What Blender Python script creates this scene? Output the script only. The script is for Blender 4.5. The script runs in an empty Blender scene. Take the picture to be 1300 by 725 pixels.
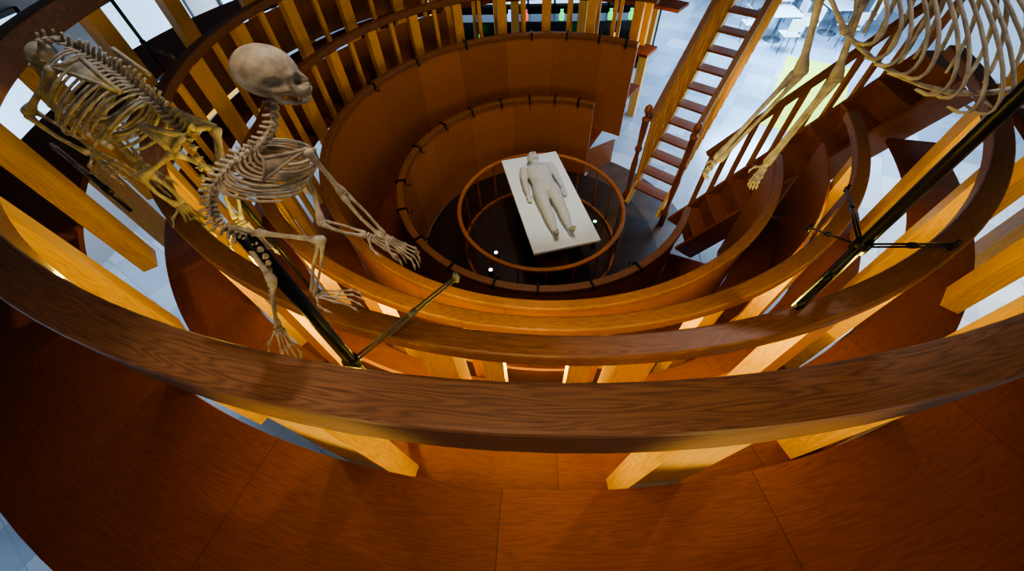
import bpy, bmesh, math, random
import numpy as np
from mathutils import Vector, Matrix
random.seed(3)
S=bpy.context.scene
COL=S.collection
try: S.view_settings.look='AgX - Medium High Contrast'
except Exception: pass
# ================= helpers =================
def make_mesh(name,verts,faces,uvs=None,smooth=False):
    me=bpy.data.meshes.new(name); me.from_pydata([tuple(v) for v in verts],[],faces)
    if uvs is not None:
        l=me.uv_layers.new(name='UVMap'); k=0
        for f in uvs:
            for uv in f:
                l.data[k].uv=uv; k+=1
    if smooth:
        for p in me.polygons: p.use_smooth=True
    me.update(); return me
def fixn(me):
    bm=bmesh.new(); bm.from_mesh(me); bmesh.ops.recalc_face_normals(bm,faces=bm.faces); bm.to_mesh(me); bm.free(); return me
def add(name,me,mat=None,parent=None,loc=None,rot=None,**props):
    o=bpy.data.objects.new(name,me); COL.objects.link(o)
    if mat is not None and me is not None and not me.materials: me.materials.append(mat)
    if loc is not None: o.location=loc
    if rot is not None: o.rotation_euler=rot
    if parent is not None: o.parent=parent
    for k,v in props.items(): o[k]=v
    return o
def rad(a): return math.radians(a)
def pol(r,a,z): return (r*math.cos(rad(a)),r*math.sin(rad(a)),z)
def ring_mesh(name,prof,a0,a1,step=2.0,full=False):
    n=max(2,int(round((a1-a0)/step))); m=len(prof)
    V=[];F=[];U=[]; per=[0]
    for i in range(m):
        p=prof[i];q=prof[(i+1)%m]; per.append(per[-1]+math.hypot(q[0]-p[0],q[1]-p[1]))
    rm=sum(p[0] for p in prof)/m
    nn=n if full else n+1
    off=random.random()*20
    for j in range(nn):
        a=a0+(a1-a0)*j/n
        for p in prof: V.append(pol(p[0],a,p[1]))
    for j in range(n):
        u0=off+rad((a1-a0)*j/n)*rm; u1=off+rad((a1-a0)*(j+1)/n)*rm
        for i in range(m):
            i2=(i+1)%m; jj=(j+1)%nn if full else j+1
            F.append((j*m+i,jj*m+i,jj*m+i2,j*m+i2))
            U.append([(u0,per[i]),(u1,per[i]),(u1,per[i+1]),(u0,per[i+1])])
    if not full:
        F.append(tuple(range(m))); U.append([(p[0],p[1]) for p in prof])
        b=n*m
        F.append(tuple(b+i for i in reversed(range(m)))); U.append([(p[0],p[1]) for p in reversed(prof)])
    return fixn(make_mesh(name,V,F,U))
def rect(r0,r1,z0,z1,b=0.0):
    if b<=0: return [(r0,z0),(r1,z0),(r1,z1),(r0,z1)]
    return [(r0+b,z0),(r1-b,z0),(r1,z0+b),(r1,z1-b),(r1-b*.35,z1-b*.3),(r1-b,z1),(r0+b,z1),(r0+b*.35,z1-b*.3),(r0,z1-b),(r0,z0+b)]
def beam_mesh(name,p0,p1,w,h,up=(0,0,1)):
    p0=Vector(p0);p1=Vector(p1)
    d=p1-p0;L=d.length;d.normalize(); up=Vector(up)
    if abs(d.dot(up))>.99: up=Vector((1,0,0))
    s=d.cross(up).normalized(); u=s.cross(d).normalized()
    V=[]
    for e in (p0,p1):
        for (a,b) in((-1,-1),(1,-1),(1,1),(-1,1)): V.append(e+s*a*w/2+u*b*h/2)
    F=[];U=[]; ou=random.random()*9; ws=[w,h,w,h]; acc=0
    for i in range(4):
        j=(i+1)%4
        F.append((i,j,4+j,4+i)); U.append([(ou,acc),(ou,acc+ws[i]),(ou+L,acc+ws[i]),(ou+L,acc)]); acc+=ws[i]
    F.append((3,2,1,0));U.append([(0,0),(0,w),(h,w),(h,0)])
    F.append((4,5,6,7));U.append([(0,0),(0,w),(h,w),(h,0)])
    return fixn(make_mesh(name,V,F,U))
def bevel(o,w=.008,seg=2):
    m=o.modifiers.new('bevel','BEVEL'); m.width=w; m.segments=seg; m.limit_method='ANGLE'
    return o
class Geo:
    def __init__(s): s.V=[];s.F=[]
    def tube(s,pts,rs,n=8,flat=None):
        pts=[Vector(p) for p in pts]
        if not hasattr(rs,'__len__'): rs=[rs]*len(pts)
        b=len(s.V); prev=None
        for i,p in enumerate(pts):
            if i==0: t=pts[1]-p
            elif i==len(pts)-1: t=p-pts[i-1]
            else: t=(pts[i+1]-pts[i-1])
            t.normalize()
            if prev is None:
                a=Vector((0,0,1)) if abs(t.z)<.9 else Vector((0,1,0))
                if flat is not None: a=Vector(flat)
                x=t.cross(a).normalized()
            else: x=(prev-t*prev.dot(t)).normalized()
            prev=x; y=t.cross(x)
            r=rs[i]; rx,ry=(r if isinstance(r,tuple) else (r,r))
            for k in range(n):
                an=2*math.pi*k/n
                s.V.append(p+x*rx*math.cos(an)+y*ry*math.sin(an))
        for i in range(len(pts)-1):
            for k in range(n):
                k2=(k+1)%n
                s.F.append((b+i*n+k,b+i*n+k2,b+(i+1)*n+k2,b+(i+1)*n+k))
        s.F.append(tuple(b+k for k in reversed(range(n))))
        e=b+(len(pts)-1)*n
        s.F.append(tuple(e+k for k in range(n)))
    def ell(s,c,r,M=None,nu=12,nv=8):
        c=Vector(c)
        if not hasattr(r,'__len__'): r=(r,r,r)
        b=len(s.V)
        def put(x,y,z):
            v=Vector((x*r[0],y*r[1],z*r[2]))
            if M is not None: v=M@v
            s.V.append(c+v)
        put(0,0,1)
        for j in range(1,nv):
            ph=math.pi*j/nv
            for i in range(nu):
                th=2*math.pi*i/nu; put(math.sin(ph)*math.cos(th),math.sin(ph)*math.sin(th),math.cos(ph))
        put(0,0,-1); e=len(s.V)-1
        for i in range(nu):
            s.F.append((b,b+1+i,b+1+(i+1)%nu))
            for j in range(nv-2):
                q=b+1+j*nu
                s.F.append((q+i,q+nu+i,q+nu+(i+1)%nu,q+(i+1)%nu))
            q=b+1+(nv-2)*nu
            s.F.append((q+i,e,q+(i+1)%nu))
    def box(s,c,d,M=None):
        b=len(s.V);c=Vector(c)
        for x in(-1,1):
            for y in(-1,1):
                for z in(-1,1):
                    v=Vector((x*d[0]/2,y*d[1]/2,z*d[2]/2))
                    if M is not None: v=M@v
                    s.V.append(c+v)
        for f in((0,1,3,2),(4,6,7,5),(0,4,5,1),(2,3,7,6),(0,2,6,4),(1,5,7,3)): s.F.append(tuple(b+i for i in f))
    def lathe(s,prof,n=20,c=(0,0,0)):
        b=len(s.V); c=Vector(c)
        for (r,z) in prof:
            for k in range(n):
                a=2*math.pi*k/n; s.V.append(c+Vector((r*math.cos(a),r*math.sin(a),z)))
        for i in range(len(prof)-1):
            for k in range(n):
                k2=(k+1)%n; s.F.append((b+i*n+k,b+i*n+k2,b+(i+1)*n+k2,b+(i+1)*n+k))
        s.F.append(tuple(b+k for k in reversed(range(n)))); e=b+(len(prof)-1)*n
        s.F.append(tuple(e+k for k in range(n)))
    def mesh(s,name,smooth=True):
        me=make_mesh(name,s.V,s.F,None,smooth); fixn(me)
        return me
def N(nt,t,**k):
    n=nt.nodes.new(t)
    for a,b in k.items():
        if a in n.inputs: n.inputs[a].default_value=b
        else: setattr(n,a,b)
    return n
def wood(name,light,dark,rough=.35,joint=0,gscale=1.0,spec=.5,cath=1.0,obj=False,vmin=.6,vmax=1.25):
    m=bpy.data.materials.new(name); m.use_nodes=True; nt=m.node_tree; L=nt.links.new
    b=nt.nodes['Principled BSDF']
    if obj:
        tc=N(nt,'ShaderNodeTexCoord'); sx=N(nt,'ShaderNodeSeparateXYZ'); L(tc.outputs['Object'],sx.inputs[0])
        cx=N(nt,'ShaderNodeCombineXYZ'); L(sx.outputs[2],cx.inputs[0]); L(sx.outputs[0],cx.inputs[1]); L(sx.outputs[1],cx.inputs[2]); src=cx.outputs[0]
    else:
        src=N(nt,'ShaderNodeUVMap').outputs[0]
    sep=N(nt,'ShaderNodeSeparateXYZ'); L(src,sep.inputs[0])
    mp=N(nt,'ShaderNodeMapping'); mp.inputs['Scale'].default_value=(.7*gscale,10*gscale,1); L(src,mp.inputs[0])
    n1=N(nt,'ShaderNodeTexNoise',Scale=1.0,Detail=2.0,Distortion=.2); L(mp.outputs[0],n1.inputs['Vector'])
    mul=N(nt,'ShaderNodeMath',operation='MULTIPLY'); mul.inputs[1].default_value=14*cath; L(n1.outputs['Fac'],mul.inputs[0])
    fr=N(nt,'ShaderNodeMath',operation='PINGPONG'); fr.inputs[1].default_value=.5; L(mul.outputs[0],fr.inputs[0])
    mp2=N(nt,'ShaderNodeMapping'); mp2.inputs['Scale'].default_value=(6,160,1); L(src,mp2.inputs[0])
    n2=N(nt,'ShaderNodeTexNoise',Scale=1.0,Detail=4.0); L(mp2.outputs[0],n2.inputs['Vector'])
    a=N(nt,'ShaderNodeMath',operation='MULTIPLY_ADD'); a.inputs[1].default_value=.9; L(fr.outputs[0],a.inputs[0])
    s2=N(nt,'ShaderNodeMath',operation='MULTIPLY'); s2.inputs[1].default_value=.8; L(n2.outputs['Fac'],s2.inputs[0]); L(s2.outputs[0],a.inputs[2])
    rp=N(nt,'ShaderNodeValToRGB'); e=rp.color_ramp.elements
    e[0].position=.2; e[0].color=(*dark,1); e[1].position=.8; e[1].color=(*light,1); L(a.outputs[0],rp.inputs[0])
    out=rp.outputs[0]
    if joint:
        d=N(nt,'ShaderNodeMath',operation='DIVIDE'); d.inputs[1].default_value=joint; L(sep.outputs[0],d.inputs[0])
        fl=N(nt,'ShaderNodeMath',operation='FLOOR'); L(d.outputs[0],fl.inputs[0])
        wn=N(nt,'ShaderNodeTexWhiteNoise',noise_dimensions='1D'); L(fl.outputs[0],wn.inputs['W'])
        hs=N(nt,'ShaderNodeHueSaturation'); mr=N(nt,'ShaderNodeMapRange'); mr.inputs['To Min'].default_value=vmin; mr.inputs['To Max'].default_value=vmax
        L(wn.outputs['Value'],mr.inputs['Value']); L(mr.outputs[0],hs.inputs['Value']); L(out,hs.inputs['Color'])
        f2=N(nt,'ShaderNodeMath',operation='FRACT'); L(d.outputs[0],f2.inputs[0])
        gt=N(nt,'ShaderNodeMath',operation='GREATER_THAN'); gt.inputs[1].default_value=.004/joint; L(f2.outputs[0],gt.inputs[0])
        mx=N(nt,'ShaderNodeMix',data_type='RGBA'); mx.inputs[6].default_value=(.06,.02,.008,1); L(gt.outputs[0],mx.inputs[0]); L(hs.outputs[0],mx.inputs[7]); out=mx.outputs[2]
    L(out,b.inputs['Base Color']); b.inputs['Roughness'].default_value=rough
    b.inputs['Specular IOR Level'].default_value=spec
    bp=N(nt,'ShaderNodeBump',Strength=.12,Distance=.002); L(a.outputs[0],bp.inputs['Height']); L(bp.outputs[0],b.inputs['Normal'])
    return m
def plain(name,col,rough=.5,metal=0,em=None,es=0,var=.0,vs=14.0,bump=0):
    m=bpy.data.materials.new(name); m.use_nodes=True; nt=m.node_tree; b=nt.nodes['Principled BSDF']; L=nt.links.new
    b.inputs['Base Color'].default_value=(*col,1); b.inputs['Roughness'].default_value=rough; b.inputs['Metallic'].default_value=metal
    if var:
        tc=N(nt,'ShaderNodeTexCoord'); n=N(nt,'ShaderNodeTexNoise',Scale=vs,Detail=5.0); L(tc.outputs['Object'],n.inputs['Vector'])
        rp=N(nt,'ShaderNodeValToRGB'); e=rp.color_ramp.elements; e[0].position=.3;e[1].position=.7
        e[0].color=(*[c*(1-var) for c in col],1); e[1].color=(*col,1); L(n.outputs['Fac'],rp.inputs[0]); L(rp.outputs[0],b.inputs['Base Color'])
        if bump:
            bp=N(nt,'ShaderNodeBump',Strength=bump,Distance=.01); L(n.outputs['Fac'],bp.inputs['Height']); L(bp.outputs[0],b.inputs['Normal'])
    if em: b.inputs['Emission Color'].default_value=(*em,1); b.inputs['Emission Strength'].default_value=es
    return m
def tile_mat():
    m=bpy.data.materials.new('stone_tile'); m.use_nodes=True; nt=m.node_tree; L=nt.links.new; b=nt.nodes['Principled BSDF']
    tc=N(nt,'ShaderNodeTexCoord'); mp=N(nt,'ShaderNodeMapping'); mp.inputs['Rotation'].default_value=(0,0,.5); L(tc.outputs['Object'],mp.inputs[0])
    br=N(nt,'ShaderNodeTexBrick',Scale=1.0); br.offset=0; br.inputs['Brick Width'].default_value=.6; br.inputs['Row Height'].default_value=.6; br.inputs['Mortar Size'].default_value=.006
    br.inputs['Color1'].default_value=(.36,.42,.52,1); br.inputs['Color2'].default_value=(.62,.68,.76,1); br.inputs['Mortar'].default_value=(.36,.4,.44,1); L(mp.outputs[0],br.inputs['Vector'])
    n=N(nt,'ShaderNodeTexNoise',Scale=.5,Detail=2.0); L(tc.outputs['Object'],n.inputs['Vector'])
    mx=N(nt,'ShaderNodeMix',data_type='RGBA',blend_type='MULTIPLY'); mx.inputs[0].default_value=.5
    L(br.outputs[0],mx.inputs[6]); L(n.outputs['Fac'],mx.inputs[7]); L(mx.outputs[2],b.inputs['Base Color']); b.inputs['Roughness'].default_value=.2
    return m
W_rail=wood('wood_rail',(.23,.095,.036),(.10,.036,.014),rough=.5,cath=1.3,gscale=1.8)
W_rail5=wood('wood_rail_ash',(.26,.115,.048),(.10,.04,.016),rough=.5,cath=1.2,gscale=1.8)
W_post=wood('wood_post',(.76,.42,.09),(.55,.26,.05),rough=.45,gscale=1.4)
W_panel=wood('wood_panel',(.36,.135,.042),(.27,.095,.028),rough=.45,joint=.82,gscale=1.5,vmin=.86,vmax=1.1)
W_floor=wood('wood_floor',(.21,.056,.018),(.14,.035,.011),rough=.6,joint=1.1,gscale=1.8,spec=.25,vmin=.7,vmax=1.15)
W_turn=wood('wood_turned',(.28,.085,.025),(.14,.04,.012),rough=.35,obj=True)
W_dark=wood('wood_dark',(.26,.085,.026),(.16,.048,.014),rough=.45,gscale=1.5)
M_white=plain('white_sheet',(.64,.74,.86),.8,var=.08,vs=6)
M_body=plain('grey_plaster',(.45,.48,.53),.75,var=.15,vs=20)
M_dark=plain('dark_stage_floor',(.03,.016,.011),.35,var=.5)
M_black=plain('black_metal',(.014,.014,.018),.35,metal=.5,var=.2)
M_steel=plain('grey_painted_steel',(.11,.11,.125),.45,metal=.15,var=.2)
M_bone=plain('old_bone',(.62,.52,.39),.55,var=.55,vs=40,bump=.35)
M_bone2=plain('weathered_bone',(.62,.53,.42),.6,var=.6,vs=20,bump=.4)
M_tooth=plain('tooth_enamel',(.8,.74,.6),.35,var=.1)
M_wall=plain('white_wall_paint',(.5,.5,.52),.8,var=.05)
M_ceil=plain('dark_ceiling_paint',(.06,.05,.045),.9,var=.2)
M_cab=plain('black_laminate',(.012,.012,.014),.3,var=.2)
M_glow=plain('daylight_pane',(.3,.4,.5),.2,em=(.40,.66,1.0),es=1.9)
M_frame=plain('dark_window_frame',(.08,.075,.07),.4,var=.2)
# ================= camera =================
f=481.85;yaw,pit,rol=-.112,.8823,-.0578
F=Vector((math.sin(yaw)*math.cos(pit),math.cos(yaw)*math.cos(pit),-math.sin(pit)))
R=Vector((math.cos(yaw),-math.sin(yaw),0)); U=R.cross(F)
R2=R*math.cos(rol)+U*math.sin(rol); U2=-R*math.sin(rol)+U*math.cos(rol)
C=Vector((0,-4.2419,4.9868))
cam=bpy.data.cameras.new('camera'); co=bpy.data.objects.new('camera',cam); COL.objects.link(co)
cam.lens=f/1300*36; cam.sensor_width=36; cam.shift_y=-47.7/1300; cam.clip_start=.02
co.matrix_world=Matrix((( R2.x,U2.x,-F.x,C.x),(R2.y,U2.y,-F.y,C.y),(R2.z,U2.z,-F.z,C.z),(0,0,0,1)))
S.camera=co
# ================= room =================
def wallbox(name,lo,hi,mat,**k):
    g=Geo(); g.box([(a+b)/2 for a,b in zip(lo,hi)],[b-a for a,b in zip(lo,hi)])
    return add(name,g.mesh(name,False),mat,**k)
X0,X1,Y0,Y1,ZT=-7.5,11,-8,12.5,8.5
st=dict(kind='structure')
wallbox('floor',(X0,Y0,-.1),(X1,Y1,0),tile_mat(),**st)
wallbox('ceiling',(X0,Y0,ZT),(X1,Y1,ZT+.1),M_ceil,**st)
wallbox('wall_west',(X0-.2,Y0,0),(X0,Y1,ZT),M_wall,**st)
wallbox('wall_east',(X1,Y0,0),(X1+.2,Y1,ZT),M_wall,**st)
wallbox('wall_north',(X0,Y1,0),(X1,Y1+.2,ZT),M_wall,**st)
wallbox('wall_south',(X0,Y0-.2,0),(X1,Y0,ZT),M_wall,**st)
def window(n,c,w,h,axis,cols=3,rows=2,mat=M_glow):
    e=add('window_%d'%n,None,None,loc=c,**st)
    g=Geo(); D=.06
    def bx(a,z,da,dz):
        if axis=='x': g.box((0,a,z),(D,da,dz))
        else: g.box((a,0,z),(da,D,dz))
    for i in range(cols+1): bx(-w/2+w*i/cols,0,.06,h+.06)
    for i in range(rows+1): bx(0,-h/2+h*i/rows,w+.06,.06)
    add('window_frame',g.mesh('window_frame',False),M_frame,e)
    g=Geo()
    g.box((0,0,0),(.015,w,h) if axis=='x' else (w,.015,h))
    add('window_pane',g.mesh('window_pane',False),mat,e)
k=1
for y in (-5.5,-2.6,.3,3.2,6.1,9.2):
    window(k,(X0+.05,y,2.3),1.9,1.9,'x',1,1); k+=1
for x in (-5.5,-2.2,1.1,4.4,7.7):
    window(k,(x,Y1-.05,1.6),2.5,2.4,'y',4,2); k+=1
window(k,(-1.2,7.4,1.65),8.6,.9,'y',12,1)
wallbox('trim_1',(-5.5,7.36,0),(3.1,7.44,1.17),M_cab,**st)
# ================= tiers =================
g_=[0,.62,1.42,1.95,2.56,3.14]
RN=[(1.25,.9),(1.976,1.545),(2.65,2.336),(3.094,2.849),(3.53,3.46),(3.955,4.02)]
gap={1:(-20,64),2:(-14,56),3:(-12,56),4:(-10.5,53),5:(-9.5,50)}
rl={1:'low curved wooden parapet around the dissecting pit',2:'curved solid wooden parapet of the second tier',3:'curved wooden railing on square posts, third tier',4:'curved wooden railing on square posts, fourth tier',5:'broad curved ash railing on posts at topmost tier'}
near={3:(248,),4:(266.8,273.2)}
for i in range(1,6):
    r,h=RN[i]; a0,a1=gap[i][1],gap[i][0]+360
    e=add('tier_railing',None,label=rl[i],category='railing',group='concentric theatre railings')
    if i==5: e.location.x=-.12; e.scale.x=1.03
    w={1:.045,2:.045,3:.052,4:.055,5:.065}[i]; hh={1:.07,2:.07,3:.09,4:.09,5:.19}[i]
    add('handrail',ring_mesh('handrail',rect(r-w,r+w,h-hh,h,.012),a0,a1),W_rail5 if i==5 else W_rail,e)
    if i<=2:
        add('panel',ring_mesh('panel',rect(r-.015,r+.015,g_[i-1],h-hh),a0,a1),W_panel,e)
    else:
        zb=g_[i-1]; pm=beam_mesh('post',(0,0,0),(0,0,h-hh-zb),{3:.15,4:.17,5:.21}[i],.10)
        azs=[(277+14.4*q)%360 for q in range(25)]
        if i==5: azs=[62,76,90,104,118,132,147,161,176,190,205,219.5,232.5,246.5,261,279,293.5,306,318.5,332,345]
        for a in azs:
            if not (a0+1<a<a1-1 or a0+1<a+360<a1-1): continue
            add('post',pm,W_post,e,loc=pol(r,a,zb),rot=(0,0,rad(a)))
        if i in(3,4):
            bm_=beam_mesh('baluster',(0,0,0),(0,0,h-hh-g_[i-1]),.10,.06)
            bf_=beam_mesh('baluster',(0,0,0),(0,0,h-hh-g_[i-1]),.06,.05)
            for a in near[i]: add('baluster',bm_,W_post,e,loc=pol(r,a,g_[i-1]),rot=(0,0,rad(a)))
            for q in range(10,22):
                a=277+14.4*q-360+7.2
                if a>a0+2 and a<222: add('baluster',bf_,W_post,e,loc=pol(r,a,g_[i-1]),rot=(0,0,rad(a)))
    ro=RN[i+1][0]+.055 if i<5 else 4.70
    ri=r+.065 if i>2 else r+.02
    e=add('tier_walkway',None,label=('narrow curved plank standing tier in reddish wood' if i<5 else 'broad topmost curved plank walkway in reddish wood'),category='walkway',group='concentric theatre walkways')
    if i==5: e.location.x=-.12; e.scale.x=1.03
    add('floorboards',ring_mesh('floorboards',rect(ri,ro,g_[i]-.05,g_[i]),a0,a1),W_floor,e)
    if i>=3:
        if i<5: add('riser',ring_mesh('riser',rect(r-.075,r-.055,g_[i-1],g_[i]-.02),240,314),W_panel,e)
        add('riser',ring_mesh('riser',rect(r-.075,r-.055,g_[i-1],g_[i]-.02),120,(176 if i<4 else 200)),W_panel,e)
    if i==5:
        cm=beam_mesh('support_column',(0,0,0),(0,0,g_[5]-.05),.16,.16)
        for q in range(18):
            a=62+q*17.2
            if a>346: break
            add('support_column',cm,W_post,e,loc=pol(4.5,a,0),rot=(0,0,rad(a)))
e=add('tier_backboard',None,label='curved vertical plank backboard closing the tier beside the aisle',category='panel')
add('board',ring_mesh('board',rect(3.0,3.02,0,2.5),308,347.5),W_dark,e)
e=add('tier_end_board',None,label='dark vertical boards closing the tier ends by the stair',category='panel')
P1=pol(2.03,64.8,0);P2=pol(2.60,57.3,0)
g0=beam_mesh('board',(P1[0],P1[1],.28),(P2[0],P2[1],.28),.03,.54)
add('board',g0,W_turn,e)
# stage ring
e=add('stage_railing',None,label='small round wooden railing with thin spindles around the dissecting table',category='railing')
add('handrail',ring_mesh('handrail',rect(1.22,1.28,.85,.9,.01),0,360,3,True),W_panel,e)
add('bottom_rail',ring_mesh('bottom_rail',rect(1.23,1.27,.01,.06),0,360,3,True),W_turn,e)
g=Geo(); g.lathe([(.014,0),(.014,.1),(.022,.16),(.012,.3),(.02,.42),(.012,.56),(.018,.7),(.014,.79)],8)
sp=g.mesh('spindle')
for q in range(20): add('spindle',sp,W_turn,e,loc=pol(1.25,q*18+5,.06))
add('stage_floor',ring_mesh('stage_floor',rect(0.01,1.95,0,.01),0,360,4,True),M_dark,label='dark polished round floor of the dissecting pit',category='floor')
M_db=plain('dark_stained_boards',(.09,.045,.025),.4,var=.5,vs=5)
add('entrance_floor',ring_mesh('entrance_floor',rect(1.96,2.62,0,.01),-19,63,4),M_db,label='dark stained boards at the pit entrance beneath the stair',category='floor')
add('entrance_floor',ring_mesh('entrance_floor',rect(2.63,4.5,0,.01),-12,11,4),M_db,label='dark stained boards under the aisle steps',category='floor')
# ================= dissecting table and mannequin =================
T=add('dissecting_table',None,loc=(.085,.03,0),rot=(0,0,rad(17)),label='white dissecting table in the centre of the theatre pit',category='table')
g=Geo(); g.box((0,0,1.0),(.95,2.06,.05)); o=add('table_top',g.mesh('table_top',False),M_white,T); bevel(o,.01)
g=Geo(); g.box((0,0,.5),(.32,1.2,.93)); o=add('pedestal',g.mesh('pedestal',False),W_turn,T)
g=Geo(); g.box((0,0,.035),(.5,1.4,.05)); o=add('base',g.mesh('base',False),W_turn,T)
def body():
    g=Geo()
    secs=[(.635,.06,.055,.10),(.60,.13,.07,.10),(.56,.20,.09,.10),(.50,.215,.105,.105),(.43,.205,.115,.11),(.34,.185,.108,.10),(.25,.17,.10,.095),(.16,.175,.10,.095),(.08,.19,.10,.095),(.01,.19,.095,.09),(-.05,.145,.08,.085)]
    g.tube([(0,y,zz) for (y,a,b,zz) in secs],[(a,b) for (y,a,b,zz) in secs],20,flat=(0,0,1))
    for sx in(-.075,.075): g.ell((sx,.46,.17),(.10,.08,.05))
    g.tube([(0,.60,.09),(0,.66,.095),(0,.72,.10)],[.072,.066,.064],14)
    g.ell((0,.78,.115),(.09,.112,.103),nu=20,nv=14)
    g.ell((0,.735,.145),(.062,.058,.067))
    g.tube([(0,.80,.215),(0,.765,.231),(0,.75,.229)],[.009,.013,.015],8)
    g.ell((0,.722,.211),(.026,.009,.009)); g.ell((0,.70,.195),(.024,.018,.019))
    for s in(-1,1):
        g.ell((s*.031,.795,.206),(.019,.012,.012)); g.ell((s*.033,.812,.211),(.027,.008,.010))
        g.ell((s*.091,.77,.11),(.012,.030,.019))
        P=[(s*.16,.545,.10),(s*.215,.53,.095),(s*.238,.46,.088),(s*.25,.36,.078),(s*.258,.27,.070),(s*.264,.2,.068),(s*.268,.12,.06),(s*.27,.05,.052)]
        g.tube(P,[.072,.074,.064,.057,.048,.052,.043,.031],12)
        g.ell((s*.272,.0,.045),(.042,.054,.021))
        for j,(dx,l) in enumerate(((-.028,.07),(-.01,.085),(.009,.078),(.027,.062))):
            x=s*(.272+dx); g.tube([(x,-.03,.046),(x,-.03-l*.5,.042),(x,-.03-l,.026)],[.0095,.009,.0075],8)
        g.tube([(s*.245,.02,.045),(s*.228,-.015,.04),(s*.225,-.045,.032)],[.012,.011,.009],8)
        P=[(s*.09,.06,.095),(s*.10,-.04,.092),(s*.104,-.18,.09),(s*.108,-.32,.082),(s*.109,-.40,.08),(s*.108,-.50,.078),(s*.107,-.60,.07),(s*.106,-.72,.056),(s*.106,-.80,.05)]
        g.tube(P,[.104,.108,.098,.083,.073,.078,.069,.047,.041],14)
        g.ell((s*.107,-.83,.05),(.038,.04,.045))
        g.tube([(s*.108,-.825,.06),(s*.115,-.85,.12),(s*.122,-.868,.175)],[.038,.04,.034],12)
        for j in range(5):
            x=s*(.102+.0135*j); g.tube([(x,-.865,.17),(x,-.875,.20-.006*j),(x,-.872,.215-.008*j)],[.0085,.0085,.007],6)
    me=g.mesh('tmp',False)
    o=bpy.data.objects.new('tmp',me); COL.objects.link(o)
    m=o.modifiers.new('r','REMESH'); m.mode='VOXEL'; m.voxel_size=.0065; m.use_smooth_shade=True
    m=o.modifiers.new('s','SMOOTH'); m.factor=.5; m.iterations=4
    dg=bpy.context.evaluated_depsgraph_get(); dg.update()
    res=bpy.data.meshes.new_from_object(o.evaluated_get(dg)); res.name='person'
    bpy.data.objects.remove(o)
    zm=min(v.co.z for v in res.vertices)
    for v in res.vertices: v.co.z-=zm
    for p in res.polygons: p.use_smooth=True
    return res
add('person',body(),M_body,loc=(.085,.03,1.0255),rot=(0,0,rad(17)),label='life-size grey plaster figure lying on its back, arms at sides',category='mannequin')
# ================= hooks =================
g=Geo()
g.box((0,0,.008),(.13,.028,.014)); g.box((-.062,0,-.04),(.012,.028,.1)); g.box((.062,0,-.02),(.012,.028,.06))
g.tube([(-.066,0,-.085),(-.10,0,-.10),(-.12,0,-.08),(-.12,0,-.055)],.008,6)
hm=g.mesh('parapet_hook',False)
for i,azs in ((1,(72,84,97,112,128,145,165,188,205,222,240,256,270,287,304)),(2,(60,70,82,95,120,140,160))):
    for a in azs:
        add('parapet_hook',hm,M_black,loc=pol(RN[i][0],a,RN[i][1]),rot=(0,0,rad(a)),label='small black metal hook clipped over the parapet rail',category='hook',group='parapet hooks')
for n,(x,y,c) in enumerate(((-.75,-.75,(.7,.85,1)),(-.7,-.4,(.8,.9,1)),(.95,.35,(.2,1,.5)),(.9,-.1,(.2,1,.6)))):
    e=add('floor_lamp',None,loc=(x,y,.01),label='tiny dark floor spotlight with a glowing lens',category='lamp',group='pit floor spotlights')
    g=Geo(); g.lathe([(.05,0),(.05,.02),(.02,.03),(.02,.07),(.04,.09),(.045,.14),(.04,.15)],14); add('housing',g.mesh('housing'),M_black,e)
    g=Geo(); g.lathe([(.03,.15),(.026,.158),(.01,.162)],12); add('lens',g.mesh('lens'),plain('lamp_lens',(.5,.5,.5),.2,em=c,es=6),e)
# ================= main staircase =================
A=Vector((1.85,.72,.45)); B=Vector((3.2,2.5,3.1)); dh=Vector((B.x-A.x,B.y-A.y,0)).normalized(); sd=Vector((dh.y,-dh.x,0))
e=add('staircase',None,label='steep open wooden staircase with slatted balustrades and turned newels',category='staircase')
ang=math.atan2(dh.y,dh.x)
for s in(-1,1):
    add('stringer',beam_mesh('stringer',A+sd*s*.29-Vector((0,0,.06))-dh*.15-Vector((0,0,.17)),B+sd*s*.29-Vector((0,0,.06)),.04,.16),W_post,e)
    add('handrail',beam_mesh('handrail',A+sd*s*.33+Vector((0,0,1.3)),B+sd*s*.31+Vector((0,0,1.05)),.07,.06),W_rail,e)
    for j in range(20):
        t=(j+.7)/20.5; p=A.lerp(B,t)+sd*s*.31
        add('baluster',beam_mesh('baluster',p,p+Vector((0,0,1.02+.24*(1-t))),.045,.035),W_post,e)
        if j%2==0 and j<18:
            t2=(j+2.7)/20.5; p2=A.lerp(B,t2)+sd*s*.31
            add('cross_slat',beam_mesh('cross_slat',p+Vector((0,0,.15)),p2+Vector((0,0,.95)),.03,.035),W_post,e)
nt_=12
for j in range(nt_):
    p=A.lerp(B,(j+.3)/nt_)
    if j==0: tm=beam_mesh('tread',(-.11,0,0),(.11,0,0),.54,.035)
    add('tread',tm,W_dark,e,loc=p,rot=(0,0,ang))
prof=[(.05,0),(.05,.25),(.062,.27),(.062,.31),(.038,.36),(.03,.5),(.045,.8),(.05,.95),(.035,1.1),(.03,1.2),(.055,1.24),(.055,1.28),(.036,1.32),(.046,1.5),(.05,1.56),(.05,1.74),(.06,1.76),(.06,1.79),(.028,1.81),(.022,1.84),(.045,1.87),(.058,1.91),(.058,1.94),(.045,1.98),(.015,2.01)]
g=Geo(); g.lathe(prof,18); nm=g.mesh('newel_post')
for s in(-1,1):
    p=A+sd*s*.37-dh*.05
    add('newel_post',nm,W_turn,e,loc=(p.x,p.y,.012))
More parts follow.
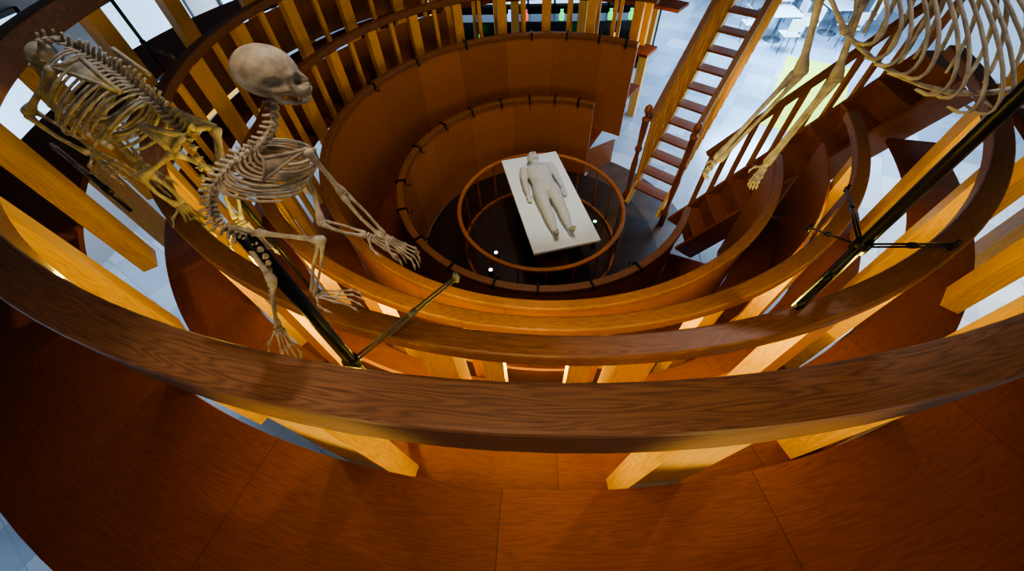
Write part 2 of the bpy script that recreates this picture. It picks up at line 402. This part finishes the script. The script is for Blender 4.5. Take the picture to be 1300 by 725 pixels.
# ================= aisle stair =================
e=add('aisle_steps',None,label='narrow reddish wooden aisle steps climbing between tiers',category='staircase')
for j in range(9):
    x=2.25+.2*j; z=.62+.28*(j+1)
    if j==0: am=beam_mesh('step',(0,-.28,0),(0,.28,0),.24,.035)
    add('step',am,W_dark,e,loc=(x,-.32,z))
    add('riser',beam_mesh('riser',(x-.1,-.32,z-.28),(x-.1,-.32,z-.02),.02,.54,up=(0,1,0)),W_turn,e)
for yy in(-.61,-.03):
    add('stringer',beam_mesh('stringer',(2.1,yy,.55),(3.9,yy,3.05),.04,.34),W_dark,e)
e=add('aisle_railing',None,label='dark sloping wooden handrail beside the aisle steps',category='railing')
p0=Vector((2.22,.12,1.75)); p1=Vector((3.95,.05,4.0))
add('handrail',beam_mesh('handrail',p0,p1,.08,.06),W_rail,e)
for t in(.04,.14,.24,.34,.44,.54,.64,.74,.84,.94):
    p=p0.lerp(p1,t); add('post',beam_mesh('post',(p.x,p.y,max(0,p.z-1.1)),(p.x,p.y,p.z-.03),.05,.05),W_panel,e)
# ================= far cabinet =================
e=add('display_cabinet',None,label='long low black display cabinet with open shelves',category='cabinet')
g=Geo(); g.box((-1.2,6.5,1.17),(7.8,.5,.05)); add('worktop',g.mesh('worktop',False),M_cab,e)
g=Geo(); g.box((-1.2,6.73,.57),(7.8,.04,1.14)); add('back_panel',g.mesh('back_panel',False),M_cab,e)
g=Geo(); g.box((-1.2,6.5,.08),(7.8,.46,.16)); g.box((-1.2,6.5,.62),(7.7,.44,.03)); add('shelf',g.mesh('shelf',False),M_cab,e)
for x in(-5.08,-3.8,-2.5,-1.2,.1,1.4,2.68):
    g=Geo(); g.box((x,6.5,.64),(.04,.48,1.0)); add('divider',g.mesh('divider',False),M_cab,e)
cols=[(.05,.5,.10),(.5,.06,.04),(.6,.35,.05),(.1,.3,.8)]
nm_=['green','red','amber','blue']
cm_=[plain('glowing_jar_%s'%n,c,.3,em=c,es=2.5) for n,c in zip(nm_,cols)]  # jars glow by emission, in place of small coloured lights
g=Geo(); g.lathe([(.05,0),(.065,.02),(.065,.14),(.04,.18),(.03,.20),(.04,.22),(.04,.24)],14); jm=g.mesh('jar')
for j,(x,c) in enumerate(((-4.2,0),(-3.3,3),(-2.9,2),(-1.7,0),(-.9,3),(-.5,1),(.4,0),(.75,0),(1.0,1),(1.28,0),(1.6,0),(1.8,2),(2.1,0),(2.4,3))):
    me=jm.copy(); me.materials.clear(); me.materials.append(cm_[c])
    add('jar',me,None,loc=(x,6.32,.636 if j%4==3 else 1.196),label='small %s glowing glazed jar on the black cabinet'%nm_[c],category='jar',group='jars on the cabinet')
# ================= cafe =================
M_ct=plain('white_laminate',(.85,.85,.85),.3,var=.03)
def cafe(x,y):
    e=add('cafe_table',None,loc=(x,y,0),label='square white cafe table on a central pedestal',category='table',group='cafe tables')
    g=Geo(); g.box((0,0,.735),(.8,.8,.03)); bevel(add('table_top',g.mesh('table_top',False),M_ct,e),.01)
    g=Geo(); g.lathe([(.25,0),(.25,.02),(.04,.04),(.035,.7),(.1,.72)],16); add('pedestal',g.mesh('pedestal'),M_steel,e)
def chair(x,y,a):
    e=add('cafe_chair',None,loc=(x,y,0),rot=(0,0,rad(a)),label='light cafe chair with slim metal legs',category='chair',group='cafe chairs')
    g=Geo(); g.box((0,0,.45),(.42,.42,.03)); bevel(add('seat',g.mesh('seat',False),M_ct,e),.01)
    g=Geo(); g.box((-.2,0,.72),(.025,.4,.3)); g.tube([(-.2,-.17,.45),(-.2,-.17,.6)],.012,6); g.tube([(-.2,.17,.45),(-.2,.17,.6)],.012,6); add('backrest',g.mesh('backrest',False),M_ct,e)
    for sx in(-1,1):
        for sy in(-1,1):
            g=Geo(); g.tube([(sx*.17,sy*.17,.44),(sx*.2,sy*.2,0)],.012,6); add('leg',g.mesh('leg'),M_steel,e)
for (x,y) in((6.6,8.0),(8.3,8.4),(7.2,10.2),(9.2,10.4)):
    cafe(x,y); chair(x-.75,y+.05,0); chair(x+.75,y-.05,180); chair(x,y-.75,90)
gm=Geo(); gm.box((0,0,.006),(1.5,3.8,.012)); o=add('floor_mat',gm.mesh('floor_mat',False),plain('pale_green_felt',(.80,.80,.08),.9,var=.25,vs=3),loc=(6.4,4.9,.0),rot=(0,0,-.5),label='long pale yellow-green felt mat on stone floor',category='rug')
e=add('window_blind',None,loc=(X0+.16,3.2,1.1),label='yellow slatted blind hanging over a window',category='blind')
g=Geo()
for j in range(12): g.box((0,0,-.5+j*.09),(.02,1.9,.07))
add('slats',g.mesh('slats',False),plain('amber_slats_glow',(.8,.5,.08),.5,em=(1,.55,.08),es=.6),e)  # weak emission in the slats stands in for light through the blind
g=Geo(); g.box((0,0,.6),(.06,2.0,.06)); add('headrail',g.mesh('headrail',False),M_frame,e)
# ================= skeletons =================
BM=[M_bone]; JT=[0.0]
def bone(g,p,q,r,bow=0,n=8):
    p=Vector(p);q=Vector(q);d=q-p; s=d.orthogonal().normalized()
    ts=[0,.04,.10,.2,.5,.8,.9,.96,1]; rs=[1.1,1.8,1.6,1.05,.85,1.05,1.6,1.8,1.1]
    g.tube([p+d*t+s*bow*math.sin(math.pi*t) for t in ts],[r*k for k in rs],n)
def crom(P,t):
    P=[Vector(p) for p in P]; n=len(P)-1; x=min(max(t,0),.99999)*n; i=int(x); u=x-i
    p0=P[max(i-1,0)];p1=P[i];p2=P[i+1];p3=P[min(i+2,n)]
    return .5*((2*p1)+(p2-p0)*u+(2*p0-5*p1+4*p2-p3)*u*u+(3*p1-p0-3*p2+p3)*u**3)
def frame(fw,up):
    x=Vector(fw).normalized(); z=Vector(up); z=(z-x*z.dot(x)).normalized(); y=z.cross(x)
    return Matrix(((x.x,y.x,z.x),(x.y,y.y,z.y),(x.z,y.z,z.z)))
def vertebrae(name,P,n,r0,r1,dorsal,sp=2.4,parent=None):
    g=Geo(); P=[Vector(p) for p in P]
    for i in range(n):
        t=(i+.5)/n; c=crom(P,t); ax=(crom(P,min(1,t+.02))-crom(P,max(0,t-.02))).normalized()
        r=r0+(r1-r0)*t; M=frame(ax,dorsal)
        L=(crom(P,min(1,t+.5/n))-crom(P,max(0,t-.5/n))).length
        g.ell(c,(L*.44,r,r),M,8,6)
        D=M@Vector((0,0,1)); Sv=M@Vector((0,1,0)); k=1+random.uniform(-.2,.2)
        g.tube([c+D*r*.5,c+D*r*sp*.7+ax*r*.3,c+D*r*sp*k+ax*r*.6],[(r*.45,r*.35),(r*.4,r*.3),(r*.35,r*.3)],6)
        for s in(-1,1): g.tube([c+Sv*s*r*.6+D*r*.3,c+Sv*s*r*1.9*k+D*r*.5],[r*.36,r*.24],6)
    add(name,g.mesh(name),BM[0],parent)
def ribcage(P,Q,n,w,r,parent,qs=(0.05,.95),side=None,open_=.93,name='rib_cage',lean=.35,fl=(1.35,.85)):
    g=Geo()
    for i in range(n):
        t=(i+.5)/n; p=crom(P,t); tq=qs[0]+(qs[1]-qs[0])*min(1,t*1.05); q=crom(Q,tq)
        ax=(crom(P,min(1,t+.05))-crom(P,max(0,t-.05))).normalized(); v=q-p
        sv=ax.cross(v).normalized() if side is None else Vector(side).normalized()
        ww=w*(.55+.45*math.sin(math.pi*(.15+.75*t)))
        en=open_ if t<.75 else open_-.22*(t-.75)/.25*1.6
        for s in(-1,1):
            j1=random.uniform(-1,1)*JT[0]; j2=random.uniform(-1,1)*JT[0]; pts=[]
            for k in range(13):
                th=math.pi*en*k/12
                pts.append(p+v*(1-math.cos(th))/2*(1+j2)+sv*s*ww*(1+j1)*math.sin(th)**.8+ax*math.sin(th)*ww*(lean+j1+j2))
            g.tube(pts,[(r*fl[0],r*fl[1])]*12+[(r,r*.6)],6)
    m=8; g.tube([crom(Q,qs[0]+(qs[1]-qs[0])*k/m) for k in range(m+1)],[(r*2.6,r*1.2) if k%2 else (r*1.8,r) for k in range(m+1)],8)
    add(name,g.mesh(name),BM[0],parent)
def hand(g,w,tip,nrm,r,spread=.5,thumb=True,curl=.25):
    w=Vector(w);tip=Vector(tip);d=tip-w;L=d.length; x=d.normalized(); n=Vector(nrm); n=(n-x*n.dot(x)).normalized(); y=n.cross(x)
    for a in(-1,0,1):
        for b in(0,1): g.ell(w+x*L*(.03+.06*b)+y*a*L*.05,(r*1.7,)*3,None,6,5)
    for j,(o,l) in enumerate(((-1.5,.88),(-.5,1),(.5,.97),(1.5,.82))):
        p0=w+x*L*.12+y*o*L*.05; p1=w+x*L*.46+y*o*L*.05*(1+spread*1.6)
        p2=p1+(x+y*o*spread*.25)*L*.26*l+n*L*.03; p3=p2+(x+y*o*spread*.2)*L*.16*l-n*L*curl*.35; p4=p3+x*L*.09*l-n*L*curl*.4
        bone(g,p0,p1,r,0,6); bone(g,p1,p2,r*.9,0,6); bone(g,p2,p3,r*.8,0,6); g.tube([p3,p4],[r*.9,r*.4],6)
    if thumb:
        p0=w+x*L*.08-y*L*.08; p1=p0+(x*.6-y)*L*.2; p2=p1+(x-y*.5)*L*.17; p3=p2+x*L*.1-n*L*.03
        bone(g,p0,p1,r,0,6); bone(g,p1,p2,r*.85,0,6); g.tube([p2,p3],[r*.9,r*.4],6)
def skull_geo(cr=1.0,mz=1.0,NU=64,NV=44):
    th=np.linspace(0,2*np.pi,NU,endpoint=False); ph=np.linspace(0,np.pi,NV+1)[1:-1]
    PH,TH=np.meshgrid(ph,th,indexing='ij')
    D=np.stack([np.cos(PH),np.sin(PH)*np.cos(TH),np.sin(PH)*np.sin(TH)],-1).reshape(-1,3)
    D=np.concatenate([[[1,0,0]],D,[[-1,0,0]]])
    c0=np.array([.06,0,0.0])
    def el(p,c,r):
        r=np.array(r); k=np.linalg.norm((p-np.array(c))/r,axis=-1); return (k-1)*r.min()
    def smin(a,b,k=.05):
        h=np.clip(.5+.5*(b-a)/k,0,1); return b*(1-h)+a*h-k*h*(1-h)
    def sdf(p):
        p=p.copy(); p[...,1]=np.abs(p[...,1])
        d=el(p,(-.08,0,.07),(.345*cr,.295*cr,.285*cr))
        d=smin(d,el(p,(.2,.09,.10),(.07,.13,.05)),.03)
        d=smin(d,el(p,(.22,0,-.06),(.19,.17,.15)))
        d=smin(d,el(p,(.32*mz,0,-.13),(.14*mz,.12,.10)),.06)
        d=smin(d,el(p,(.12,.235,-.06),(.2,.035,.04)),.02)
        d=np.maximum(d,-el(p,(.32,.10,.02),(.11,.078,.075)))
        d=np.maximum(d,-el(p,(.43*mz,0,-.045),(.07,.035,.045)))
        d=np.maximum(d,-el(p,(.08,.27,0),(.11,.06,.08)))
        return d
    ts=np.linspace(0.02,.75,130); found=np.full(len(D),-1.)
    for t in ts:
        s=sdf(c0+D*t); m=(s>0)&(found<0); found[m]=t
    found[found<0]=.1
    lo=found-(ts[1]-ts[0]); hi=found.copy()
    for _ in range(10):
        mid=(lo+hi)/2; s=sdf(c0+D*mid[:,None]); hi=np.where(s>0,mid,hi); lo=np.where(s>0,lo,mid)
    P=c0+D*((lo+hi)/2)[:,None]
    Fc=[]
    for i in range(NU): Fc.append((0,1+i,1+(i+1)%NU))
    for j in range(NV-2):
        q=1+j*NU
        for i in range(NU): Fc.append((q+i,q+NU+i,q+NU+(i+1)%NU,q+(i+1)%NU))
    q=1+(NV-2)*NU; e=len(P)-1
    for i in range(NU): Fc.append((q+i,e,q+(i+1)%NU))
    return P,Fc
SKm=skull_geo(1.08,.88); SKl=skull_geo(.8,1.15)
def skull(SK,c,fw,up,L,parent,mz=1.0):
    M=frame(fw,up); c=Vector(c)
    V=[c+M@(Vector(p)*L) for p in SK[0]]
    me=fixn(make_mesh('skull',V,SK[1],None,True)); s=add('skull',me,BM[0],parent)
    g=Geo(); T=lambda x,y,z: c+M@(Vector((x,y,z))*L)
    for sg in(-1,1):
        g.tube([T(.02,sg*.2,-.06),T(.03,sg*.19,-.15),T(.07,sg*.165,-.24),T(.22,sg*.11,-.27),T(.36*mz,sg*.06,-.265),T(.42*mz,0,-.25)],[(L*.02,L*.045),(L*.02,L*.06),(L*.022,L*.05),(L*.022,L*.032),(L*.022,L*.03),(L*.022,L*.03)],8,flat=M@Vector((0,0,1)))
    add('jaw',g.mesh('jaw'),BM[0],s)
    g=Geo()
    for lv,zz in((0,-.215),(1,-.24)):
        for k in range(14):
            a=math.pi*(k/13-.5); x=(.29+.13*max(0,math.cos(a))**.6)*mz; y=.09*math.sin(a)
            big=1.7 if k in(4,9) else 1
            g.ell(T(x,y,zz),(L*.013,L*.011,L*.02*big),M,6,5)
    add('teeth',g.mesh('teeth'),M_tooth,s)
def plate(g,a,b,c,r):
    a,b,c=Vector(a),Vector(b),Vector(c)
    m=(a+b+c)/3; n=(b-a).cross(c-a).normalized()
    for (p,q) in((a,b),(b,c),(c,a)): g.tube([p,(p+q)/2+(m-(p+q)/2)*.1,q],r,6)
    i=len(g.V)
    for s in(-1,1):
        for p in(a,b,c): g.V.append(p+n*s*r*.4)
    g.F+= [(i,i+1,i+2),(i+5,i+4,i+3),(i,i+3,i+4,i+1),(i+1,i+4,i+5,i+2),(i+2,i+5,i+3,i)]
def limb(name,parent,P,r,tip,nrm,hr,hn='hand',thumb=True,curl=.25,two=True,spread=.5):
    g=Geo(); bone(g,P[0],P[1],r)
    d=(Vector(P[2])-Vector(P[1])); s=d.cross(Vector(nrm)).normalized()*r*1.0
    if two:
        bone(g,Vector(P[1])+s,Vector(P[2])+s*.8,r*.72,r*1.2); bone(g,Vector(P[1])-s,Vector(P[2])-s*.8,r*.6,-r*.8)
    else: bone(g,P[1],P[2],r*.85)
    g.ell(P[1],(r*1.9,)*3,None,10,8)
    o=add(name,g.mesh(name),BM[0],parent)
    g=Geo(); hand(g,P[2],tip,nrm,hr,thumb=thumb,curl=curl,spread=spread); add(hn,g.mesh(hn),BM[0],o)
def A_(*v): return Vector(v)
def world_children(E):
    loc=E.location.copy()
    for c in list(COL.objects):
        if c.parent is E: c.location=-loc
# --- small monkey skeleton
E=add('monkey_skeleton',None,loc=(-.765,-3.635,4.25),label='small pale monkey skeleton climbing with outstretched arms on black pole',category='skeleton')
m_sk=A_(-.512,-3.566,4.652); m_n0=A_(-.540,-3.560,4.605)
skull(SKm,m_sk,(.078,.024,-.018),(.05,.15,1),.150,E,.88)
t1=A_(-.628,-3.570,4.497);t2=A_(-.715,-3.580,4.452);t3=A_(-.795,-3.602,4.385);lu=A_(-.812,-3.630,4.310);sa=A_(-.765,-3.633,4.260)
vertebrae('neck',[m_n0,A_(-.568,-3.570,4.548),t1],8,.009,.010,(-.5,-.2,.8),2.2,E)
vertebrae('spine',[t1,t2,t3,lu,sa],23,.0105,.0135,(-.8,-.2,.4),2.3,E)
vertebrae('tail',[sa,A_(-.735,-3.66,4.195),A_(-.765,-3.69,4.10),A_(-.80,-3.70,4.02)],12,.009,.004,(-.8,-.2,.4),1.2,E)
JT[0]=.05
ribcage([t1,t2,t2.lerp(t3,.7)],[A_(-.535,-3.530,4.46),A_(-.555,-3.54,4.41),A_(-.625,-3.567,4.345)],13,.046,.0028,E)
shR=A_(-.508,-3.590,4.506);shL=A_(-.590,-3.500,4.435)
g=Geo(); plate(g,shR,A_(-.59,-3.62,4.505),A_(-.615,-3.63,4.45),.004); plate(g,shL,A_(-.66,-3.52,4.475),A_(-.70,-3.53,4.42),.004)
bone(g,shR,A_(-.535,-3.530,4.46),.0033); bone(g,shL,A_(-.535,-3.530,4.46),.0033); add('shoulder_girdle',g.mesh('shoulder_girdle'),M_bone,E)
limb('arm',E,[shR,(-.484,-3.578,4.369),(-.415,-3.597,4.232)],.0064,(-.318,-3.616,4.147),(.3,.2,1),.0032)
limb('arm',E,[shL,(-.574,-3.592,4.276),(-.491,-3.559,4.192)],.0064,(-.375,-3.573,4.112),(.3,.2,1),.0032)
hR=A_(-.730,-3.637,4.280);hL=A_(-.791,-3.630,4.239)
g=Geo(); plate(g,hR,sa+A_(-.03,0,.04),sa+A_(.01,0,0),.006); plate(g,hL,sa+A_(-.05,0,.03),sa+A_(-.01,.0,-.01),.006)
bone(g,hR,sa+A_(.02,.01,-.06),.005); bone(g,hL,sa+A_(.02,.01,-.06),.005); add('pelvis',g.mesh('pelvis'),M_bone,E)
limb('leg',E,[hR,(-.561,-3.641,4.261),(-.636,-3.697,4.092)],.0070,(-.495,-3.692,4.055),(.2,.1,1),.0033,'foot')
limb('leg',E,[hL,(-.700,-3.718,4.185),(-.750,-3.765,4.022)],.0070,(-.705,-3.86,3.89),(.4,.6,1),.0033,'foot')
world_children(E)
# --- larger ape skeleton
def CC(x,y,z): return Vector((x/100,y/100-4.242,z/100+4.987))
BM[0]=M_bone2; JT[0]=.15
lsa=CC(-186,160,-111)
E=add('ape_skeleton',None,loc=lsa,label='large tan hunched ape skeleton with long limbs on thin pole',category='skeleton')
skull(SKl,CC(-268,190,-84),(-.10,-.14,-.16),(-.4,.1,.6),.24,E,1.15)
L1,L2,L3,L4=CC(-245,191,-80),CC(-230,186,-86),CC(-215,179,-93),CC(-200,170,-102)
vertebrae('neck',[CC(-264,192,-76),CC(-255,195,-76),L1],6,.02,.022,(0,.3,1),2.2,E)
vertebrae('spine',[L1,L2,L3,L4,lsa],24,.022,.028,(.3,.4,1),3.2,E)
vertebrae('tail',[lsa,CC(-180,150,-120),CC(-180,141,-133),CC(-182,136,-146)],9,.018,.008,(.3,.4,1),1.3,E)
ribcage([L1,L2,L3,L3.lerp(L4,.7)],[CC(-262,172,-98),CC(-252,166,-110),CC(-236,160,-120)],18,.16,.0070,E)
lshR=CC(-242,172,-80); lshL=CC(-236,200,-90)
g=Geo(); plate(g,lshR,L2+A_(0,-.08,.08),L3+A_(.04,-.12,.03),.012); plate(g,lshL,L2+A_(0,.10,.05),L3+A_(0,.12,0),.012); add('shoulder_girdle',g.mesh('shoulder_girdle'),BM[0],E)
limb('arm',E,[lshR,CC(-266,162,-98),CC(-251,160,-122)],.015,CC(-232,152,-134),(.2,-.3,1),.008)
limb('arm',E,[lshL,CC(-259,184,-114),CC(-243,170,-136)],.015,CC(-222,156,-148),(.2,-.3,1),.008)
lh1=CC(-188,149,-113); lh2=CC(-179,172,-113)
g=Geo(); plate(g,lh1,lsa+A_(-.15,-.05,.10),lsa+A_(.02,-.04,.03),.018); plate(g,lh2,lsa+A_(-.11,.10,.11),lsa+A_(.03,.04,.02),.018)
bone(g,lh1,lsa+A_(.05,-.05,-.18),.015); bone(g,lh2,lsa+A_(.05,-.0,-.18),.015); add('pelvis',g.mesh('pelvis'),BM[0],E)
limb('leg',E,[lh1,CC(-210,144,-124),CC(-210,147,-148)],.016,CC(-190,132,-160),(.2,-.3,1),.0085,'foot')
limb('leg',E,[lh2,CC(-173,152,-131),CC(-175,142,-154)],.016,CC(-160,126,-178),(.2,-.3,1),.0085,'foot')
world_children(E)
# --- great ape on right pole
BM[0]=plain('pale_bone',(.70,.64,.54),.55,var=.5,vs=30,bump=.3); JT[0]=.07
E=add('great_ape_skeleton',None,loc=(1.3,-2.9,4.6),label='large pale hanging ape skeleton, wide rib cage, long dangling arms',category='skeleton')
s0,s1,s2,s3=CC(96,151,-38),CC(112,157,-36),CC(130,157,-38),CC(150,153,-43)
b0,b1,b2,b3=CC(99,141,-56),CC(117,136,-66),CC(142,132,-72),CC(172,134,-68)
vertebrae('spine',[s0,s1,s2,s3],13,.019,.024,(0,.3,1),2.4,E)
ribcage([s0,s1,s2,s3],[b0,b1,b2,b3],14,.17,.0066,E,qs=(0,1),side=(.12,1,.55),lean=.9,fl=(1.7,.7))
sh=CC(91,153,-45)
g=Geo(); plate(g,sh,s0+A_(.06,-.02,.10),s1+A_(.1,.0,.08),.010); plate(g,CC(108,165,-48),s0+A_(.06,.14,.06),s1+A_(.1,.14,.05),.010)
bone(g,sh,b0,.008); bone(g,CC(109,158,-50),b0,.008); add('shoulder_girdle',g.mesh('shoulder_girdle'),BM[0],E)
limb('arm',E,[sh,CC(95,147,-71),CC(74,136,-104)],.0135,CC(69.5,133.5,-111),(.1,.2,1),.0052,curl=.5,spread=.3)
limb('arm',E,[CC(109,158,-50),CC(112,151,-76),CC(101,145,-113)],.013,CC(96,139,-122),(.1,.2,1),.0052,curl=.5,spread=.3)
world_children(E)
# ================= poles =================
def pole(base,top,r,braces,label,plate_=True):
    base=Vector(base);top=Vector(top)
    e=add('display_pole',None,loc=base,label=label,category='pole')
    if plate_:
        g=Geo(); g.lathe([(r*3,0),(r*3,.01),(r*1.4,.02),(r*1.3,.05)],16); add('base_plate',g.mesh('base_plate'),M_black,e)
    g=Geo(); g.tube([(0,0,.02),top-base],r,14); add('pole_shaft',g.mesh('pole_shaft'),M_black,e)
    for (h,ends) in braces:
        hub=base+(top-base)*((h-base.z)/(top.z-base.z))-base
        g=Geo(); g.tube([hub-Vector((0,0,.03)),hub+Vector((0,0,.03))],r*1.45,14); c=add('clamp_collar',g.mesh('clamp_collar'),M_black,e)
        for q in ends:
            q=Vector(q)-base; g=Geo(); d=(q-hub).normalized(); s=d.cross(Vector((0,0,1))).normalized()*.009
            g.tube([hub+s,q+s],.0055,8); g.tube([hub-s,q-s],.0055,8); g.ell(q,(.018,.018,.018)); g.tube([q-Vector((0,0,.03)),q+Vector((0,0,.035))],.011,10)
            m=hub.lerp(q,.55); g.tube([m-d*.02,m+d*.02],.016,8)
            add('brace_arm',g.mesh('brace_arm'),M_steel if len(ends)==1 else M_black,e)
pole((-.744,-3.69,2.56),(-.768,-3.636,4.27),.022,[(3.5,[(-.385,-3.24,3.53)])],'black pole with steel clamp arm carrying the monkey skeleton')
pole((1.505,-3.0,2.98),(1.505,-3.0,5.6),.025,[(3.56,[(2.0,-2.93,3.5),(2.38,-1.84,2.90),(1.93,-2.27,2.90),(1.15,-3.30,3.5)])],'thick black pole with radiating clamp arms braced on the rails',False)
pole((-1.86,-2.64,1.95),(-1.86,-2.64,3.86),.014,[],'thin black pole carrying the ape skeleton')
pole((-3.69,-.80,2.56),(-3.69,-.80,4.7),.016,[(3.6,[(-3.45,-.85,3.5)])],'slim black pole standing on the fourth tier')
pole((-2.66,-2.66,3.30),(-2.66,-2.66,3.62),.012,[(3.5,[(-3.02,-2.46,3.66)])],'short black post with a clamp arm between two rails',False)
e=add('globe_lamp',None,loc=(-5.2,2.4,0),label='standing lamp with a glowing white globe',category='lamp')
g=Geo(); g.lathe([(.18,0),(.18,.02),(.02,.04),(.02,2.04),(.05,2.07)],16); add('lamp_stand',g.mesh('lamp_stand'),M_black,e)
g=Geo(); g.ell((0,0,2.25),(.19,.19,.19),None,20,14); add('lamp_globe',g.mesh('lamp_globe'),plain('opal_glass',(.9,.85,.75),.3,em=(1,.92,.8),es=5),e)
# ================= lights =================
def light(n,t,loc,e,col,size=.1,tgt=None,**k):
    l=bpy.data.lights.new(n,t); l.energy=e; l.color=col
    if t=='POINT': l.shadow_soft_size=size
    if t=='AREA': l.size=size
    for a,b in k.items(): setattr(l,a,b)
    o=bpy.data.objects.new(n,l); COL.objects.link(o); o.location=loc
    if tgt is not None: o.rotation_euler=(Vector(tgt)-Vector(loc)).to_track_quat('-Z','Y').to_euler()
    return o
light('pit_spot','SPOT',(0,.2,8.2),520,(.80,.91,1),spot_size=rad(19),spot_blend=.5,shadow_soft_size=.15)
light('pit_wash','AREA',(0,-.8,7.8),46,(1,.74,.48),1.5,(0,.6,1),spread=rad(80))
light('skeleton_fill_spot','SPOT',(.3,-1.5,8.0),320,(1,.95,.86),.1,(-.65,-3.6,4.5),spot_size=rad(11),spot_blend=.8,shadow_soft_size=.1)  # unseen spots added to brighten the three skeletons
light('skeleton_fill_spot','SPOT',(3.2,-1.0,8.0),380,(.97,.96,.95),.1,(1.3,-2.9,4.5),spot_size=rad(14),spot_blend=.8,shadow_soft_size=.1)
light('skeleton_fill_spot','SPOT',(-1.0,-.5,8.0),420,(1,.96,.92),.1,(-2.45,-2.4,4.0),spot_size=rad(15),spot_blend=.8,shadow_soft_size=.1)
for (x,y,c,p) in((-6,-1,(.6,.78,1),150),(-5.8,5.5,(.65,.82,1),260),(6.5,6.5,(.34,.62,1),980),(0,9.5,(.55,.76,1),560),(7,-.5,(1,.93,.8),300),(6.3,-5.5,(1,.93,.8),180),(5.2,3.0,(.38,.66,1),460)):
    light('hall_light','AREA',(x,y,3.0),p*.75,c,2.0,(x,y,0))
light('stair_fill_light','POINT',(2.0,2.5,2.2),12,(1,.6,.15),.05)  # warm points added without a lamp body to brighten the stair slats
light('stair_fill_light','POINT',(3.1,1.0,2.0),9,(1,.6,.15),.05)
YL=(1,.78,.12)
for i,pw in((3,12),(4,12),(5,2.6)):
    r,h=RN[i]
    for a,kk in((212.2,.12),(226.6,.15),(241,1.0),(255.4,1.8),(269.8,1.5),(284.2,1.0),(298.6,.8),(313,.3),(327.4,.25)):
        light('under_rail_lamp','POINT',pol(r,a,h-.22),pw*kk,YL,.02)
for a,p in((279,105),(261,95)):
    light('post_fill_spot','SPOT',pol(5.3,a,3.3),p,(1,.80,.26),.1,pol(3.98,a,3.76),spot_size=rad(32),spot_blend=.8,shadow_soft_size=.05)  # added unseen spots aimed at the outer faces of the front posts
light('rail_fill_light','AREA',(-.4,-4.9,7.6),13,(1,.74,.5),.8,(.1,-4.05,4.0),spread=rad(70))  # added area light overhead, no fixture, brightens the front rail
w=bpy.data.worlds.new('world'); S.world=w; w.use_nodes=True; w.node_tree.nodes['Background'].inputs[0].default_value=(.6,.7,.9,1); w.node_tree.nodes['Background'].inputs[1].default_value=.3
